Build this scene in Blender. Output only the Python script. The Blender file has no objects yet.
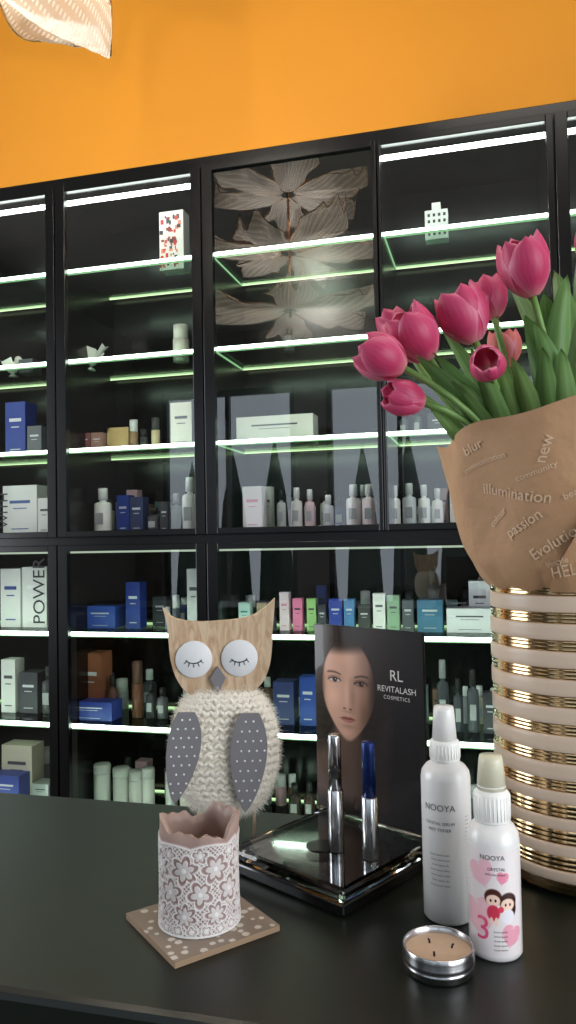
import bpy, math, random, bmesh
import numpy as np
from mathutils import Vector, Matrix
random.seed(4); rng=np.random.RandomState(7)
scene=bpy.context.scene
scene.view_settings.view_transform='Standard'
scene.view_settings.exposure=0.22
pi=math.pi

# ------------------------------------------------------------------ helpers
def lin(c):
    out=[]
    for x in c[:3]:
        x=x/255.0
        out.append(x/12.92 if x<=.04045 else ((x+.055)/1.055)**2.4)
    return tuple(out)
def slin(a):
    a=np.clip(a,0,255)/255.0
    return np.where(a<=.04045,a/12.92,((a+.055)/1.055)**2.4)
def setin(n,name,v):
    if name in n.inputs: n.inputs[name].default_value=v
def mat(name,rgb,rough=.5,metal=0.,noise=0.,nscale=30.,bump=0.,coat=0.,trans=0.,ior=1.45,sss=0.,spec=None,bdist=.002):
    m=bpy.data.materials.new(name); m.use_nodes=True
    nt=m.node_tree; b=nt.nodes['Principled BSDF']
    c=lin(rgb)
    setin(b,'Base Color',(*c,1)); setin(b,'Roughness',rough); setin(b,'Metallic',metal)
    setin(b,'Coat Weight',coat); setin(b,'Transmission Weight',trans); setin(b,'IOR',ior)
    if spec is not None: setin(b,'Specular IOR Level',spec)
    if sss: setin(b,'Subsurface Weight',sss); setin(b,'Subsurface Radius',(.01,.006,.004))
    if noise or bump:
        tc=nt.nodes.new('ShaderNodeTexCoord'); nz=nt.nodes.new('ShaderNodeTexNoise'); nz.inputs['Scale'].default_value=nscale
        nz.inputs['Detail'].default_value=4
        nt.links.new(tc.outputs['Object'],nz.inputs['Vector'])
        if noise:
            mx=nt.nodes.new('ShaderNodeMixRGB'); mx.inputs[1].default_value=(*[x*(1-noise) for x in c],1); mx.inputs[2].default_value=(*[min(1,x*(1+noise)) for x in c],1)
            nt.links.new(nz.outputs[0],mx.inputs[0]); nt.links.new(mx.outputs[0],b.inputs['Base Color'])
        if bump:
            bp=nt.nodes.new('ShaderNodeBump'); bp.inputs['Strength'].default_value=bump; bp.inputs['Distance'].default_value=bdist
            nt.links.new(nz.outputs[0],bp.inputs['Height']); nt.links.new(bp.outputs[0],b.inputs['Normal'])
    return m
def colmat(name,rough=.5,metal=0.,sss=0.,coat=0.,transl=0.):
    m=mat(name,(255,255,255),rough,metal,sss=sss,coat=coat); nt=m.node_tree; b=nt.nodes['Principled BSDF']
    a=nt.nodes.new('ShaderNodeAttribute'); a.attribute_name='Col'
    nt.links.new(a.outputs['Color'],b.inputs['Base Color'])
    if transl:
        t=nt.nodes.new('ShaderNodeBsdfTranslucent'); mx=nt.nodes.new('ShaderNodeMixShader'); mx.inputs[0].default_value=transl
        nt.links.new(a.outputs['Color'],t.inputs['Color']); nt.links.new(b.outputs[0],mx.inputs[1]); nt.links.new(t.outputs[0],mx.inputs[2])
        nt.links.new(mx.outputs[0],nt.nodes['Material Output'].inputs['Surface'])
    return m
def emit(name,rgb,s):
    m=bpy.data.materials.new(name); m.use_nodes=True; nt=m.node_tree; nt.nodes.clear()
    e=nt.nodes.new('ShaderNodeEmission'); o=nt.nodes.new('ShaderNodeOutputMaterial')
    e.inputs[0].default_value=(*lin(rgb),1); e.inputs[1].default_value=s; nt.links.new(e.outputs[0],o.inputs[0]); return m
def clear(name,tint,base=.05,edge=.9,rough=0.):
    m=bpy.data.materials.new(name); m.use_nodes=True; nt=m.node_tree; nt.nodes.clear()
    N=nt.nodes.new
    o=N('ShaderNodeOutputMaterial'); t=N('ShaderNodeBsdfTransparent'); g=N('ShaderNodeBsdfGlossy'); mx=N('ShaderNodeMixShader')
    t.inputs[0].default_value=(*tint,1); g.inputs['Roughness'].default_value=rough
    lw=N('ShaderNodeLayerWeight'); lw.inputs[0].default_value=.5
    p=N('ShaderNodeMath'); p.operation='POWER'; p.inputs[1].default_value=5
    q=N('ShaderNodeMath'); q.operation='MULTIPLY_ADD'; q.inputs[1].default_value=edge; q.inputs[2].default_value=base
    nt.links.new(lw.outputs['Facing'],p.inputs[0]); nt.links.new(p.outputs[0],q.inputs[0]); nt.links.new(q.outputs[0],mx.inputs[0])
    nt.links.new(t.outputs[0],mx.inputs[1]); nt.links.new(g.outputs[0],mx.inputs[2]); nt.links.new(mx.outputs[0],o.inputs[0]); return m

class MB:
    def __init__(s): s.v=[];s.f=[];s.m=[];s.s=[];s.c=[];s.mats=[]
    def mi(s,m):
        if m not in s.mats: s.mats.append(m)
        return s.mats.index(m)
    def add(s,vs,fs,m,smooth=True,M=None,cols=None):
        o=len(s.v); i=s.mi(m)
        for k,p in enumerate(vs):
            p=Vector(p)
            if M is not None: p=M@p
            s.v.append(tuple(p)); s.c.append(tuple(cols[k][:3]) if cols is not None else (1,1,1))
        for f in fs: s.f.append(tuple(a+o for a in f)); s.m.append(i); s.s.append(smooth)
    def box(s,x0,x1,y0,y1,z0,z1,m,M=None):
        v=[(x,y,z) for x in(x0,x1) for y in(y0,y1) for z in(z0,z1)]
        f=[(0,1,3,2),(4,6,7,5),(0,4,5,1),(2,3,7,6),(0,2,6,4),(1,5,7,3)]
        s.add(v,f,m,False,M)
    def lathe(s,prof,m,M=None,seg=32,smooth=True,caps=True):
        v=[];f=[];n=len(prof)
        for r,z in prof:
            for k in range(seg):
                a=2*pi*k/seg; v.append((r*math.cos(a),r*math.sin(a),z))
        for i in range(n-1):
            for k in range(seg):
                k2=(k+1)%seg; f.append((i*seg+k,i*seg+k2,(i+1)*seg+k2,(i+1)*seg+k))
        if caps and prof[0][0]>1e-6: f.append(tuple(range(seg))[::-1])
        if caps and prof[-1][0]>1e-6: f.append(tuple((n-1)*seg+k for k in range(seg)))
        s.add(v,f,m,smooth,M)
    def grid(s,fn,nu,nv,m,closeu=False,M=None,colfn=None,smooth=True):
        v=[];f=[];c=[]
        for j in range(nv):
            for i in range(nu):
                u=i/(nu if closeu else nu-1); w=j/(nv-1)
                v.append(fn(u,w)); c.append(colfn(u,w) if colfn else (1,1,1))
        for j in range(nv-1):
            for i in range(nu if closeu else nu-1):
                i2=(i+1)%nu; f.append((j*nu+i,j*nu+i2,(j+1)*nu+i2,(j+1)*nu+i))
        s.add(v,f,m,smooth,M,c)
    def tube(s,pts,rad,m,seg=8,M=None,closed=False):
        pts=[Vector(p) for p in pts]; n=len(pts); v=[];f=[]
        up=Vector((.13,.31,.94)).normalized()
        for i,p in enumerate(pts):
            if closed: t=pts[(i+1)%n]-pts[i-1]
            else: t=pts[min(i+1,n-1)]-pts[max(i-1,0)]
            t.normalize(); a=t.cross(up)
            if a.length<1e-3: a=t.cross(Vector((1,0,0)))
            a.normalize(); b=t.cross(a); r=rad(i/(n-1)) if callable(rad) else rad
            for k in range(seg):
                an=2*pi*k/seg; v.append(p+a*(r*math.cos(an))+b*(r*math.sin(an)))
        for i in range(n if closed else n-1):
            i2=(i+1)%n
            for k in range(seg):
                k2=(k+1)%seg; f.append((i*seg+k,i*seg+k2,i2*seg+k2,i2*seg+k))
        if not closed: f.append(tuple(range(seg))[::-1]); f.append(tuple((n-1)*seg+k for k in range(seg)))
        s.add(v,f,m,True,M)
    def ell(s,c,r,m,M=None,seg=16,rings=10,R=None):
        v=[];f=[]
        for j in range(rings+1):
            ph=-pi/2+pi*j/rings
            for k in range(seg):
                a=2*pi*k/seg; p=Vector((r[0]*math.cos(ph)*math.cos(a),r[1]*math.cos(ph)*math.sin(a),r[2]*math.sin(ph)))
                if R is not None: p=R@p
                v.append(p+Vector(c))
        for j in range(rings):
            for k in range(seg):
                k2=(k+1)%seg; f.append((j*seg+k,j*seg+k2,(j+1)*seg+k2,(j+1)*seg+k))
        s.add(v,f,m,True,M)
    def prism(s,outline,y0,y1,m,M=None,mside=None):
        n=len(outline); v=[(x,y0,z) for x,z in outline]+[(x,y1,z) for x,z in outline]
        s.add(v,[tuple(range(n)),tuple(range(n,2*n))[::-1]],m,False,M)
        s.add(v,[(i,i+n,(i+1)%n+n,(i+1)%n) for i in range(n)],mside or m,False,M)
    def build(s,name,parent=None,bevel=0.):
        me=bpy.data.meshes.new(name); me.from_pydata(s.v,[],s.f)
        for m in s.mats: me.materials.append(m)
        me.polygons.foreach_set('material_index',s.m); me.polygons.foreach_set('use_smooth',s.s)
        at=me.color_attributes.new('Col','FLOAT_COLOR','POINT')
        arr=np.ones((len(s.v),4),dtype=np.float32); arr[:,:3]=np.array(s.c,dtype=np.float32).reshape(-1,3)
        at.data.foreach_set('color',arr.ravel())
        me.update()
        ob=bpy.data.objects.new(name,me); scene.collection.objects.link(ob)
        if parent: ob.parent=parent
        if bevel:
            b=ob.modifiers.new('b','BEVEL'); b.width=bevel; b.segments=2; b.limit_method='ANGLE'; b.angle_limit=math.radians(40)
        return ob
def empty(name):
    e=bpy.data.objects.new(name,None); scene.collection.objects.link(e); e.empty_display_size=.05; return e
def text_geo(s,size,align='CENTER',space=1.0):
    cu=bpy.data.curves.new('t','FONT'); cu.body=s; cu.size=size; cu.align_x=align; cu.space_character=space; cu.resolution_u=3
    ob=bpy.data.objects.new('t',cu); scene.collection.objects.link(ob)
    dg=bpy.context.evaluated_depsgraph_get(); dg.update()
    me=bpy.data.meshes.new_from_object(ob.evaluated_get(dg))
    v=[(p.co.x,p.co.y) for p in me.vertices]; f=[tuple(p.vertices) for p in me.polygons]
    bpy.data.objects.remove(ob); bpy.data.meshes.remove(me); return v,f
def add_text(mb,s,size,m,fn,align='CENTER',space=1.0,rot=0.,off=(0,0)):
    v,f=text_geo(s,size,align,space); c,sn=math.cos(rot),math.sin(rot)
    mb.add([fn(off[0]+x*c-y*sn,off[1]+x*sn+y*c) for x,y in v],f,m,False)
def T(x,y,z): return Matrix.Translation((x,y,z))
def basis(ex,ey,ez,o):
    M=Matrix.Identity(4)
    for i in range(3): M[i][0]=ex[i];M[i][1]=ey[i];M[i][2]=ez[i];M[i][3]=o[i]
    return M
def sstep(a,b,x):
    t=np.clip((x-a)/(b-a),0,1); return t*t*(3-2*t)

# ------------------------------------------------------------------ materials
M_orange=mat('orange_paint',(212,138,28),.7,noise=.04,nscale=3,bump=.05)
M_ceil=mat('ceiling_paint',(120,116,110),.8,noise=.02)
M_wallw=mat('grey_paint_wall',(92,88,84),.8,noise=.03)
M_floor=mat('floor_tile',(70,66,62),.35,noise=.15,nscale=6)
M_blk=mat('black_satin_frame',(7,7,8),.26,noise=.1,nscale=40)
M_blk2=mat('black_interior',(9,10,10),.2,noise=.1,nscale=10)
M_counter=mat('counter_laminate',(16,22,17),.34,noise=.12,nscale=12,bump=.02)
M_led=emit('led_strip_light',(230,255,234),12.0)
M_ledw=emit('led_top_light',(245,255,248),14.0)
M_ledb=emit('led_glow_edge',(214,242,186),1.7)
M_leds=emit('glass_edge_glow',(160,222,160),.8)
M_glass=clear('door_glass',(.95,.97,.96),.14,.8)
M_shelf=clear('shelf_glass',(.80,.90,.84),.05,.6)
M_white=mat('white_plastic',(235,234,230),.35,noise=.02)
M_chrome=mat('silver_metal',(200,202,205),.18,1.,noise=.03)
M_blackp=mat('black_plastic',(15,15,17),.25,noise=.05)
def cm(r,g,b,ro=.45): 
    k='card_%d_%d_%d'%(r,g,b)
    return bpy.data.materials.get(k) or mat(k,(r,g,b),ro,noise=.05)

# ------------------------------------------------------------------ room
mb=MB(); mb.box(-3.4,2.2,-2.8,2.6,-.1,0,M_floor); mb.build('floor')
mb=MB(); mb.box(-3.4,2.2,-2.8,2.6,3.3,3.4,M_ceil); mb.build('ceiling')
mb=MB(); mb.box(-3.4,2.2,2.11,2.6,2.437,3.3,M_orange); mb.box(-3.4,-2.235,2.11,2.6,0,2.437,M_orange); mb.box(1.135,2.2,2.11,2.6,0,2.437,M_orange)
mb.box(-2.235,1.135,2.45,2.6,0,2.437,M_orange); mb.build('wall_north')
mb=MB()
mb.box(-3.5,-3.4,-2.8,-.5,0,3.3,M_wallw); mb.box(-3.5,-3.4,1.3,2.6,0,3.3,M_wallw); mb.box(-3.5,-3.4,-.5,1.3,0,.5,M_wallw); mb.box(-3.5,-3.4,-.5,1.3,2.75,3.3,M_wallw)
mb.build('wall_west')
mb=MB()
mb.box(2.2,2.3,-2.8,-2.4,0,3.3,M_wallw); mb.box(2.2,2.3,.4,2.6,0,3.3,M_wallw); mb.box(2.2,2.3,-2.4,.4,0,.5,M_wallw); mb.box(2.2,2.3,-2.4,.4,2.75,3.3,M_wallw)
mb.build('wall_east')
wins=[(-3.1,-1.75),(-1.45,-.1),(.2,1.9)]
mb=MB(); mb.box(-3.4,2.2,-2.9,-2.8,0,.5,M_wallw); mb.box(-3.4,2.2,-2.9,-2.8,2.75,3.3,M_wallw)
xs=[-3.4]+[a for w in wins for a in w]+[2.2]
for i in range(0,len(xs),2): mb.box(xs[i],xs[i+1],-2.9,-2.8,.5,2.75,M_wallw)
mb.build('wall_south')
for i,(a,b) in enumerate(wins):
    mb=MB(); y0,y1=-2.88,-2.82
    mb.box(a,a+.05,y0,y1,.5,2.75,M_blk); mb.box(b-.05,b,y0,y1,.5,2.75,M_blk); mb.box(a+.05,b-.05,y0,y1,.5,.56,M_blk); mb.box(a+.05,b-.05,y0,y1,2.69,2.75,M_blk)
    mb.box((a+b)/2-.02,(a+b)/2+.02,y0,y1,.56,2.69,M_blk)
    mb.build('window_%d'%(i+1))
for n,xa,xb,ya,yb in((4,-3.48,-3.42,-.5,1.3),(5,2.22,2.28,-2.4,.4)):  # the east frame is an unseen window added for the east fill light
    mb=MB(); mb.box(xa,xb,ya,ya+.06,.5,2.75,M_blk); mb.box(xa,xb,yb-.06,yb,.5,2.75,M_blk); mb.box(xa,xb,ya+.06,yb-.06,.5,.56,M_blk); mb.box(xa,xb,ya+.06,yb-.06,2.69,2.75,M_blk); mb.build('window_%d'%n)
mb=MB(); mb.box(-3.4,2.2,-2.8,-2.785,0,.08,M_blk); mb.build('baseboard_south')

# ------------------------------------------------------------------ display cabinet
cab=empty('display_cabinet')
XD=[-2.23,-1.75,-1.27,-.79,-.276,.187,.65,1.13]
XL=[x for x in XD if x!=-.276]
YF,YB=2.10,2.42
mb=MB()
mb.box(-2.23,1.13,2.42,2.445,.0,2.437,M_blk2)
mb.box(-2.23,1.13,YF,2.42,2.385,2.437,M_blk); mb.box(-2.23,1.13,YF,2.42,0,.10,M_blk); mb.box(-2.23,1.13,YF,2.42,1.285,1.335,M_blk)
for x in XD:
    w=.011 if x==-.276 else .020
    if x in XL: mb.box(x-w,x+w,YF+.0,2.42,.10,1.285,M_blk)
    mb.box(x-w,x+w,YF,2.42,1.335,2.385,M_blk)
mb.build('carcass',cab,bevel=.002)
mb=MB(); gl=MB()
for XX,z0,z1 in((XL,.09,1.30),(XD,1.325,2.40)):
    for i in range(len(XX)-1):
        a,b=XX[i],XX[i+1]; x0,x1=a+.002,b-.002
        wa=.010 if a==-.276 else .034; wb=.014 if b==-.276 else (.020 if b==.187 else .032)
        mb.box(x0,a+wa,2.078,2.098,z0,z1,M_blk); mb.box(b-wb,x1,2.078,2.098,z0,z1,M_blk)
        mb.box(a+wa,b-wb,2.078,2.098,z0,z0+.018,M_blk); mb.box(a+wa,b-wb,2.078,2.098,z1-.018,z1,M_blk)
        gl.add([(a+wa,2.088,z0+.018),(b-wb,2.088,z0+.018),(b-wb,2.088,z1-.018),(a+wa,2.088,z1-.018)],[(0,1,2,3)],M_glass,False)
mb.build('door_frames',cab,bevel=.0015); gl.build('door_glass',cab)
sh=MB(); le=MB(); M_rail=emit('rail_led',(220,240,215),.6)
for XX,SS,up in((XL,[.20,.48,.757,1.035],0),(XD,[1.595,1.870,2.150],1)):
    for i in range(len(XX)-1):
        a,b=XX[i]+.0205,XX[i+1]-.0205
        if XX[i]==-.276: a=-.2645
        if XX[i+1]==-.276: b=-.2875
        for z in SS:
            sh.box(a,b,2.118,2.39,z-.006,z,M_shelf)
            le.box(a,b,2.108,2.1175,z-.0095,z+.0008,M_led)
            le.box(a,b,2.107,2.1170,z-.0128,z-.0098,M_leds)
            le.box(a,b,2.3905,2.395,z-.007,z,M_ledb)
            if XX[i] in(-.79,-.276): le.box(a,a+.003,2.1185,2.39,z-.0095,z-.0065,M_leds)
        if up and XX[i]!=-.79: le.box(a,b,2.110,2.120,2.357,2.368,M_ledw)
        if not up: le.box(a,b,2.112,2.120,1.2760,1.2815,M_rail)
sh.build('glass_shelves',cab); le.build('led_strips',cab)

# ------------------------------------------------------------------ shelf products (positions along the shelf, image pixel columns interpolated to metres)
PXT=[0,50,100,150,200,250,300,350,400,450,500,550]
PXX=[-1.567,-1.381,-1.202,-1.029,-.862,-.7013,-.5457,-.3953,-.2501,-.1094,.0268,.1587]
def sx(p): return float(np.interp(p,PXT,PXX))
def sk(p): return 2.22/770/(.9667+.2544*(p-288)/770)
def product(mb,kind,p0,p1,h,col,z,acc=None,dy=0.):
    x0,x1=sx(p0),sx(p1); h=h*sk((p0+p1)/2); w=x1-x0; y=2.22+dy; cx=(x0+x1)/2; z+=.0005
    m=cm(*col) if isinstance(col,tuple) else col
    if kind=='box':
        d=min(max(w,.03),.07); mb.box(x0,x1,y,y+d,z,z+h,m)
        am=cm(*(acc or ((70,70,75) if sum(col)>380 else (200,200,205))))
        e=.0006
        if w>.02:
            mb.box(x0+w*.2,x1-w*.2,y-e,y,z+h*.64,z+h*.70,am); mb.box(x0+w*.3,x1-w*.3,y-e,y,z+h*.53,z+h*.55,am)
            mb.box(x0+w*.25,x1-w*.25,y-e,y,z+h*.12,z+h*.14,am)
        elif acc: mb.box(x0,x1,y-e,y,z+h*.65,z+h,am)
    elif kind=='bot':
        r=w/2; M=T(cx,y+r,z)
        mb.lathe([(0,0),(r*.95,0),(r,h*.03),(r,h*.62),(r*.9,h*.67),(r*.4,h*.70),(r*.4,h*.74)],m,M,16)
        mb.lathe([(r*.55,h*.74),(r*.55,h*.95),(r*.5,h),(0,h)],cm(*(acc or (225,225,225))),M,16)
        mb.box(cx-r*.5,cx+r*.5,y-.0008,y+.002,z+h*.2,z+h*.45,cm(*((150,150,155) if isinstance(col,tuple) and sum(col)>380 else (160,160,160))))
    elif kind=='tube':
        r=w/2; M=T(cx,y+r,z); mb.lathe([(0,0),(r,0),(r,h*.6)],m,M,16); mb.lathe([(r*.92,h*.6),(r*.92,h*.98),(0,h)],cm(*(acc or (200,200,200))),M,16)
    elif kind=='jar':
        r=w/2; M=T(cx,y+r,z); mb.lathe([(0,0),(r*.95,0),(r,h*.06),(r,h*.74),(r*.9,h*.77)],m,M,20); mb.lathe([(r*1.03,h*.77),(r*1.03,h*.97),(r*.95,h),(0,h)],cm(*(acc or (190,190,185))),M,20)
    elif kind=='pouch':
        mb.grid(lambda u,t:(x0+w*u,y+.02-(.012*math.sin(pi*u)*(1-t)),z+h*t),10,6,m); mb.grid(lambda u,t:(x0+w*u,y+.02+(.012*math.sin(pi*u)*(1-t)),z+h*t),10,6,m)
W=(228,226,222); BL=(28,54,136); DK=(30,28,28); SV=(170,172,175); CP=(150,90,60); PK=(214,130,160)
rows={
 's2':(1.870,[('bot',286,297,24,(90,92,94),DK),('box',20,34,14,(70,72,76)),('tube',404,411,24,(80,82,84),DK)]),
 's3':(1.595,[('box',6,26,55,BL),('box',57,67,56,BL),('box',28,42,30,(90,90,95)),('box',78,91,20,(120,70,70)),('box',92,103,20,(150,110,100)),('pouch',105,127,25,(190,160,110)),('tube',129,137,32,(150,120,90)),
   ('tube',151,159,33,(205,190,150),(60,60,60)),('tube',140,147,22,(60,60,60),(30,30,30)),('box',172,193,46,(225,220,205)),('box',238,315,28,(210,208,200)),('box',255,300,14,(190,190,185),None,.075),
   ('bot',400,410,26,(70,75,75),DK),('bot',414,424,30,(70,75,75),DK),('box',430,455,22,(60,62,64))]),
 'div':(1.335,[('box',3,37,50,W,(60,90,150)),('box',38,50,37,W),('box',58,77,45,W),('bot',91,107,46,W),('box',117,129,38,BL),('box',130,143,36,(40,50,90)),('bot',145,158,25,(60,60,70),(20,20,20)),('box',160,168,30,(50,50,55)),
   ('bot',180,195,55,(215,215,215)),('box',243,262,44,(235,225,228),PK),('bot',276,285,40,SV,DK),('bot',290,301,42,(205,200,200)),('bot',304,314,40,(200,170,180)),('bot',322,333,34,(190,190,200)),('bot',345,360,44,(225,215,220)),('bot',361,376,44,(225,205,215)),
   ('bot',388,400,42,W),('bot',402,416,44,(210,215,220)),('bot',418,430,42,W),('bot',432,443,38,W),('box',450,470,44,W),('box',480,510,36,(60,60,65)),('bot',520,534,40,W)]),
 's4':(1.035,[('box',0,20,58,W,BL),('box',22,46,60,W,(240,240,240)),('tube',76,86,54,(205,205,205),(225,225,225)),('box',84,114,22,(45,75,160)),('box',88,110,14,(60,60,64),None,.07),('box',125,139,46,BL),('tube',163,168,22,(120,160,180)),('tube',170,177,34,(90,100,110)),('box',186,198,60,(200,200,200)),('box',142,156,30,(60,62,70),None,.07),
   ('box',237,248,27,(200,230,225),(60,150,150)),('box',255,265,27,(180,160,130)),('tube',268,274,24,(70,70,75),DK),('box',278,287,38,(235,210,220),PK),('box',291,300,32,(225,120,160)),('box',305,314,32,(150,190,120)),('box',316,324,26,(60,60,66)),('box',327,340,32,(40,60,150)),('box',342,352,32,(70,120,170)),
   ('box',356,368,26,(60,60,60)),('box',371,383,38,W),('box',385,397,36,(140,170,140)),('box',400,411,32,(80,84,90)),('box',415,440,32,(60,110,140)),('bot',424,434,62,(50,60,65),DK,.05),('box',444,490,24,(220,220,222)),('box',466,488,50,(225,225,230),None,.075)]),
 's5':(.757,[('box',0,14,52,W),('box',18,36,40,(55,55,60)),('bot',38,50,46,(70,70,72),DK),('box',75,100,62,(140,85,60)),('box',72,118,18,(40,60,140),None,-.055),('bot',103,113,40,(90,60,45),DK),('tube',128,138,56,(110,70,50),(90,60,50)),('bot',142,151,34,(50,50,55),DK),('bot',153,163,30,(90,90,95),DK),('box',270,290,42,(50,60,110)),('box',296,312,48,(40,70,150)),('bot',316,330,34,(70,70,70),DK),
   ('bot',432,444,70,(60,65,70),(140,140,145)),('bot',448,458,52,(60,65,70),DK),('bot',462,474,62,(75,80,85),DK),('box',478,492,40,(60,60,66))]),
 's6':(.48,[('box',0,30,52,(200,190,170)),('box',0,28,28,(40,60,140),None,-.06),('box',30,46,16,(200,200,200)),('bot',52,68,50,DK,DK),('bot',71,86,55,(40,40,45),DK),('jar',88,103,38,(200,200,195)),('jar',107,122,36,(195,195,190)),('jar',123,137,34,(200,198,192)),('jar',137,148,38,(205,203,196)),('jar',160,171,36,(200,200,195)),
   ('box',176,200,16,(200,190,180)),('bot',282,294,34,(60,50,40),DK),('bot',297,308,36,(60,45,35),DK),('bot',312,322,30,(80,60,45),DK),('bot',326,336,32,(60,50,40),DK)]),
}
bk=random.Random(12); PAL=[(205,203,198),(150,152,158),(60,64,72),(40,60,120),(190,150,160),(120,90,70),(90,110,112),(170,164,150),(216,214,210)]
for k,(z,L) in rows.items():
    mb=MB()
    for it in L:
        it=list(it)+[None]*(7-len(it)); product(mb,it[0],it[1],it[2],it[3],it[4],z,it[5],it[6] or 0.)
    if k in('div','s4','s5','s6'):          # second rank of stock behind the first
        p=2.
        while p<545:
            w=bk.uniform(8,13); 
            bad=any(a-2<p+w and p<b+2 for a,b in((48,62),(196,226),(382,392)))
            if not bad and bk.random()<.72: product(mb,bk.choice(['box','bot','bot','tube']),p,p+w,bk.uniform(24,46),bk.choice(PAL),z,(40,40,44) if bk.random()<.5 else None,.105)
            p+=w+bk.uniform(2,5)
    if k=='s4': add_text(mb,'POWER',.062,cm(30,30,32),lambda x,y:(sx(41)-y+.012,2.2185,1.045+x),'LEFT',1.0)
    if k=='div': add_text(mb,'WITH',.045,cm(30,30,32),lambda x,y:(sx(8)-y,2.2185,1.36+x),'LEFT')
    mb.build('skincare_product_row')
mb=MB(); product(mb,'tube',173,188,38,(215,212,200),1.870,(215,212,200)); mb.build('pillar_candle')
mb=MB(); x0,x1=sx(166),sx(190)
mb.box(x0,x1,2.20,2.25,2.151,2.335,cm(230,225,220))
rr=random.Random(2)
for i in range(60):
    a=x0+rr.random()*(x1-x0-.014); z=2.155+rr.random()*.165
    mb.box(a,a+.003+rr.random()*.010,2.1992-i*.00002,2.2,z,z+.003+rr.random()*.012,cm(*rr.choice([(205,60,50),(150,60,55),(230,140,120),(60,60,65)])))
mb.build('patterned_gift_box')
mb=MB(); x0,x1=sx(433),sx(456)
mb.box(x0,x1,2.2,2.24,2.151,2.235,cm(225,225,225)); mb.box(x0+.02,x1-.02,2.205,2.235,2.2355,2.258,cm(225,225,225))
for i in range(4):
    for j in range(4):
        a=x0+.008+i*.0145; mb.box(a,a+.007,2.1992,2.2,2.162+j*.018,2.171+j*.018,cm(50,50,50))
mb.build('decorative_house_box',bevel=.001)
def bird(cx,z,sc,flip,name):
    mb=MB(); m=cm(232,228,220); M=T(cx,2.26,z)@Matrix.Scale(sc,4)@(Matrix.Rotation(pi,4,'Z') if flip else Matrix.Identity(4))
    mb.lathe([(0,0),(.022,0),(.02,.004),(.008,.012),(.006,.03)],m,M,20)
    mb.ell((0,0,.045),(.034,.024,.027),m,M,R=Matrix.Rotation(-.6,3,'Y')); mb.ell((.028,0,.082),(.017,.015,.016),m,M)
    mb.tube([(.014,0,.055),(.026,0,.078)],.014,m,10,M); mb.tube([(.040,0,.083),(.056,0,.078)],lambda t:.005*(1-t)+.0005,m,8,M)
    mb.grid(lambda u,t:(-.02-.045*t,(u-.5)*(.02+.03*t),.035+.05*t+.004*math.cos(6*u)),6,6,m,M=M)
    for s in(-1,1): mb.grid(lambda u,t:(.02-.055*t-.01*u,s*(.021+.010*u),.045+.045*(u)*(1-t*.5)),6,8,m,M=M)
    mb.build(name)
bird(sx(66),1.8705,1.0,False,'bird_figurine'); bird(sx(85),1.8705,.9,True,'bird_figurine'); bird(sx(7),1.8705,.7,False,'bird_figurine')

# ------------------------------------------------------------------ counter
mb=MB(); mb.box(-2.0,1.5,.475,.852,.962,1.0,M_counter); ob=mb.build('reception_counter',bevel=.006)
mb=MB(); mb.box(-1.95,1.45,.52,.82,0,.9615,M_blk); mb.build('counter_body',ob)

# ------------------------------------------------------------------ coaster
M_paint=colmat('painted_print',.5); M_paintg=colmat('painted_gloss',.22,coat=.3)
cx,cy=-.2335,.5905; ang=math.radians(-41.0)
CM=T(cx,cy,1.0)@Matrix.Rotation(ang,4,'Z')
coas=MB(); h=.0455
m_co=mat('coaster_side',(150,125,100),.6,noise=.1)
coas.box(-h,h,-h,h,.0003,.0048,m_co,CM)
dots=rng.rand(110,2)*2-1; dr=.0016+rng.rand(110)*.0016
keep=[]
for i,d in enumerate(dots*h):
    if all(np.hypot(*(d-dots[j]*h))>.0062 for j in keep): keep.append(i)
def ccol(u,v):
    x=(u-.5)*2*h;y=(v-.5)*2*h; c=(134,118,104)
    for i in keep:
        if math.hypot(x-dots[i][0]*h,y-dots[i][1]*h)<dr[i]: c=(200,192,182)
    return lin(c)
coas.grid(lambda u,v:((u-.5)*2*h,(v-.5)*2*h,.005),140,140,M_paint,M=CM,colfn=ccol)
coas.build('coaster')

# ------------------------------------------------------------------ lace candle holder
nu,nv=460,190; R0=.0322
U_,V_=np.meshgrid(np.arange(nu)/nu,np.linspace(0,1,nv)); TH=U_*2*pi
def rimf(t): return .0785+.0050*np.sin(2*t+.2)+.0026*np.sin(5*t+1.)+.0018*np.sin(8*t+2.)+.0010*np.sin(17*t)
rim=rimf(TH)
Zc=V_*rim; ARC=TH*R0; L=2*pi*R0
lace=np.zeros_like(Zc)
def motif(cx0,cz,rad,n,rot):
    global lace
    dx=(ARC-cx0+L/2)%L-L/2; dz=Zc-cz; rho=np.hypot(dx,dz); ph=np.arctan2(dz,dx)+rot
    pet=rad*(.60+.40*np.abs(np.cos(n*ph/2)))
    a=np.exp(-((rho-pet)/.0010)**2); inner=rad*.66*(.5+.5*np.abs(np.cos(n*ph/2)))
    b=(rho<inner)*(.75+.25*np.cos(rho*7000)); c=(rho<.0018)*1.
    lace=np.where(rho<pet,0,lace); lace=np.maximum.reduce([lace,a,b,c])
net=np.maximum(np.abs(np.sin((ARC+Zc)*900)),np.abs(np.sin((ARC-Zc)*900)))
lace=(net>.86)*.85
for i in range(8):
    motif(i*L/8,.050,.0125,6,.3*i); motif((i+.5)*L/8,.032,.0115,5,.7*i); motif(i*L/8,.0155,.0105,7,.2*i); motif((i+.5)*L/8,.061,.0070,5,i)
for i in range(18): motif(i*L/18,.0045,.0048,4,i)
top=.066+.003*np.abs(np.sin(ARC*100)); lace=np.where(Zc>top,0,lace); lace=np.maximum(lace,np.exp(-((Zc-top)/.0010)**2)); lace=np.maximum(lace,(Zc<.0014)*1.)
lace=np.clip(lace,0,1)
base=np.array([160,134,130.]); col=base+(np.array([240,238,236.])-base)*lace[...,None]
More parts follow.
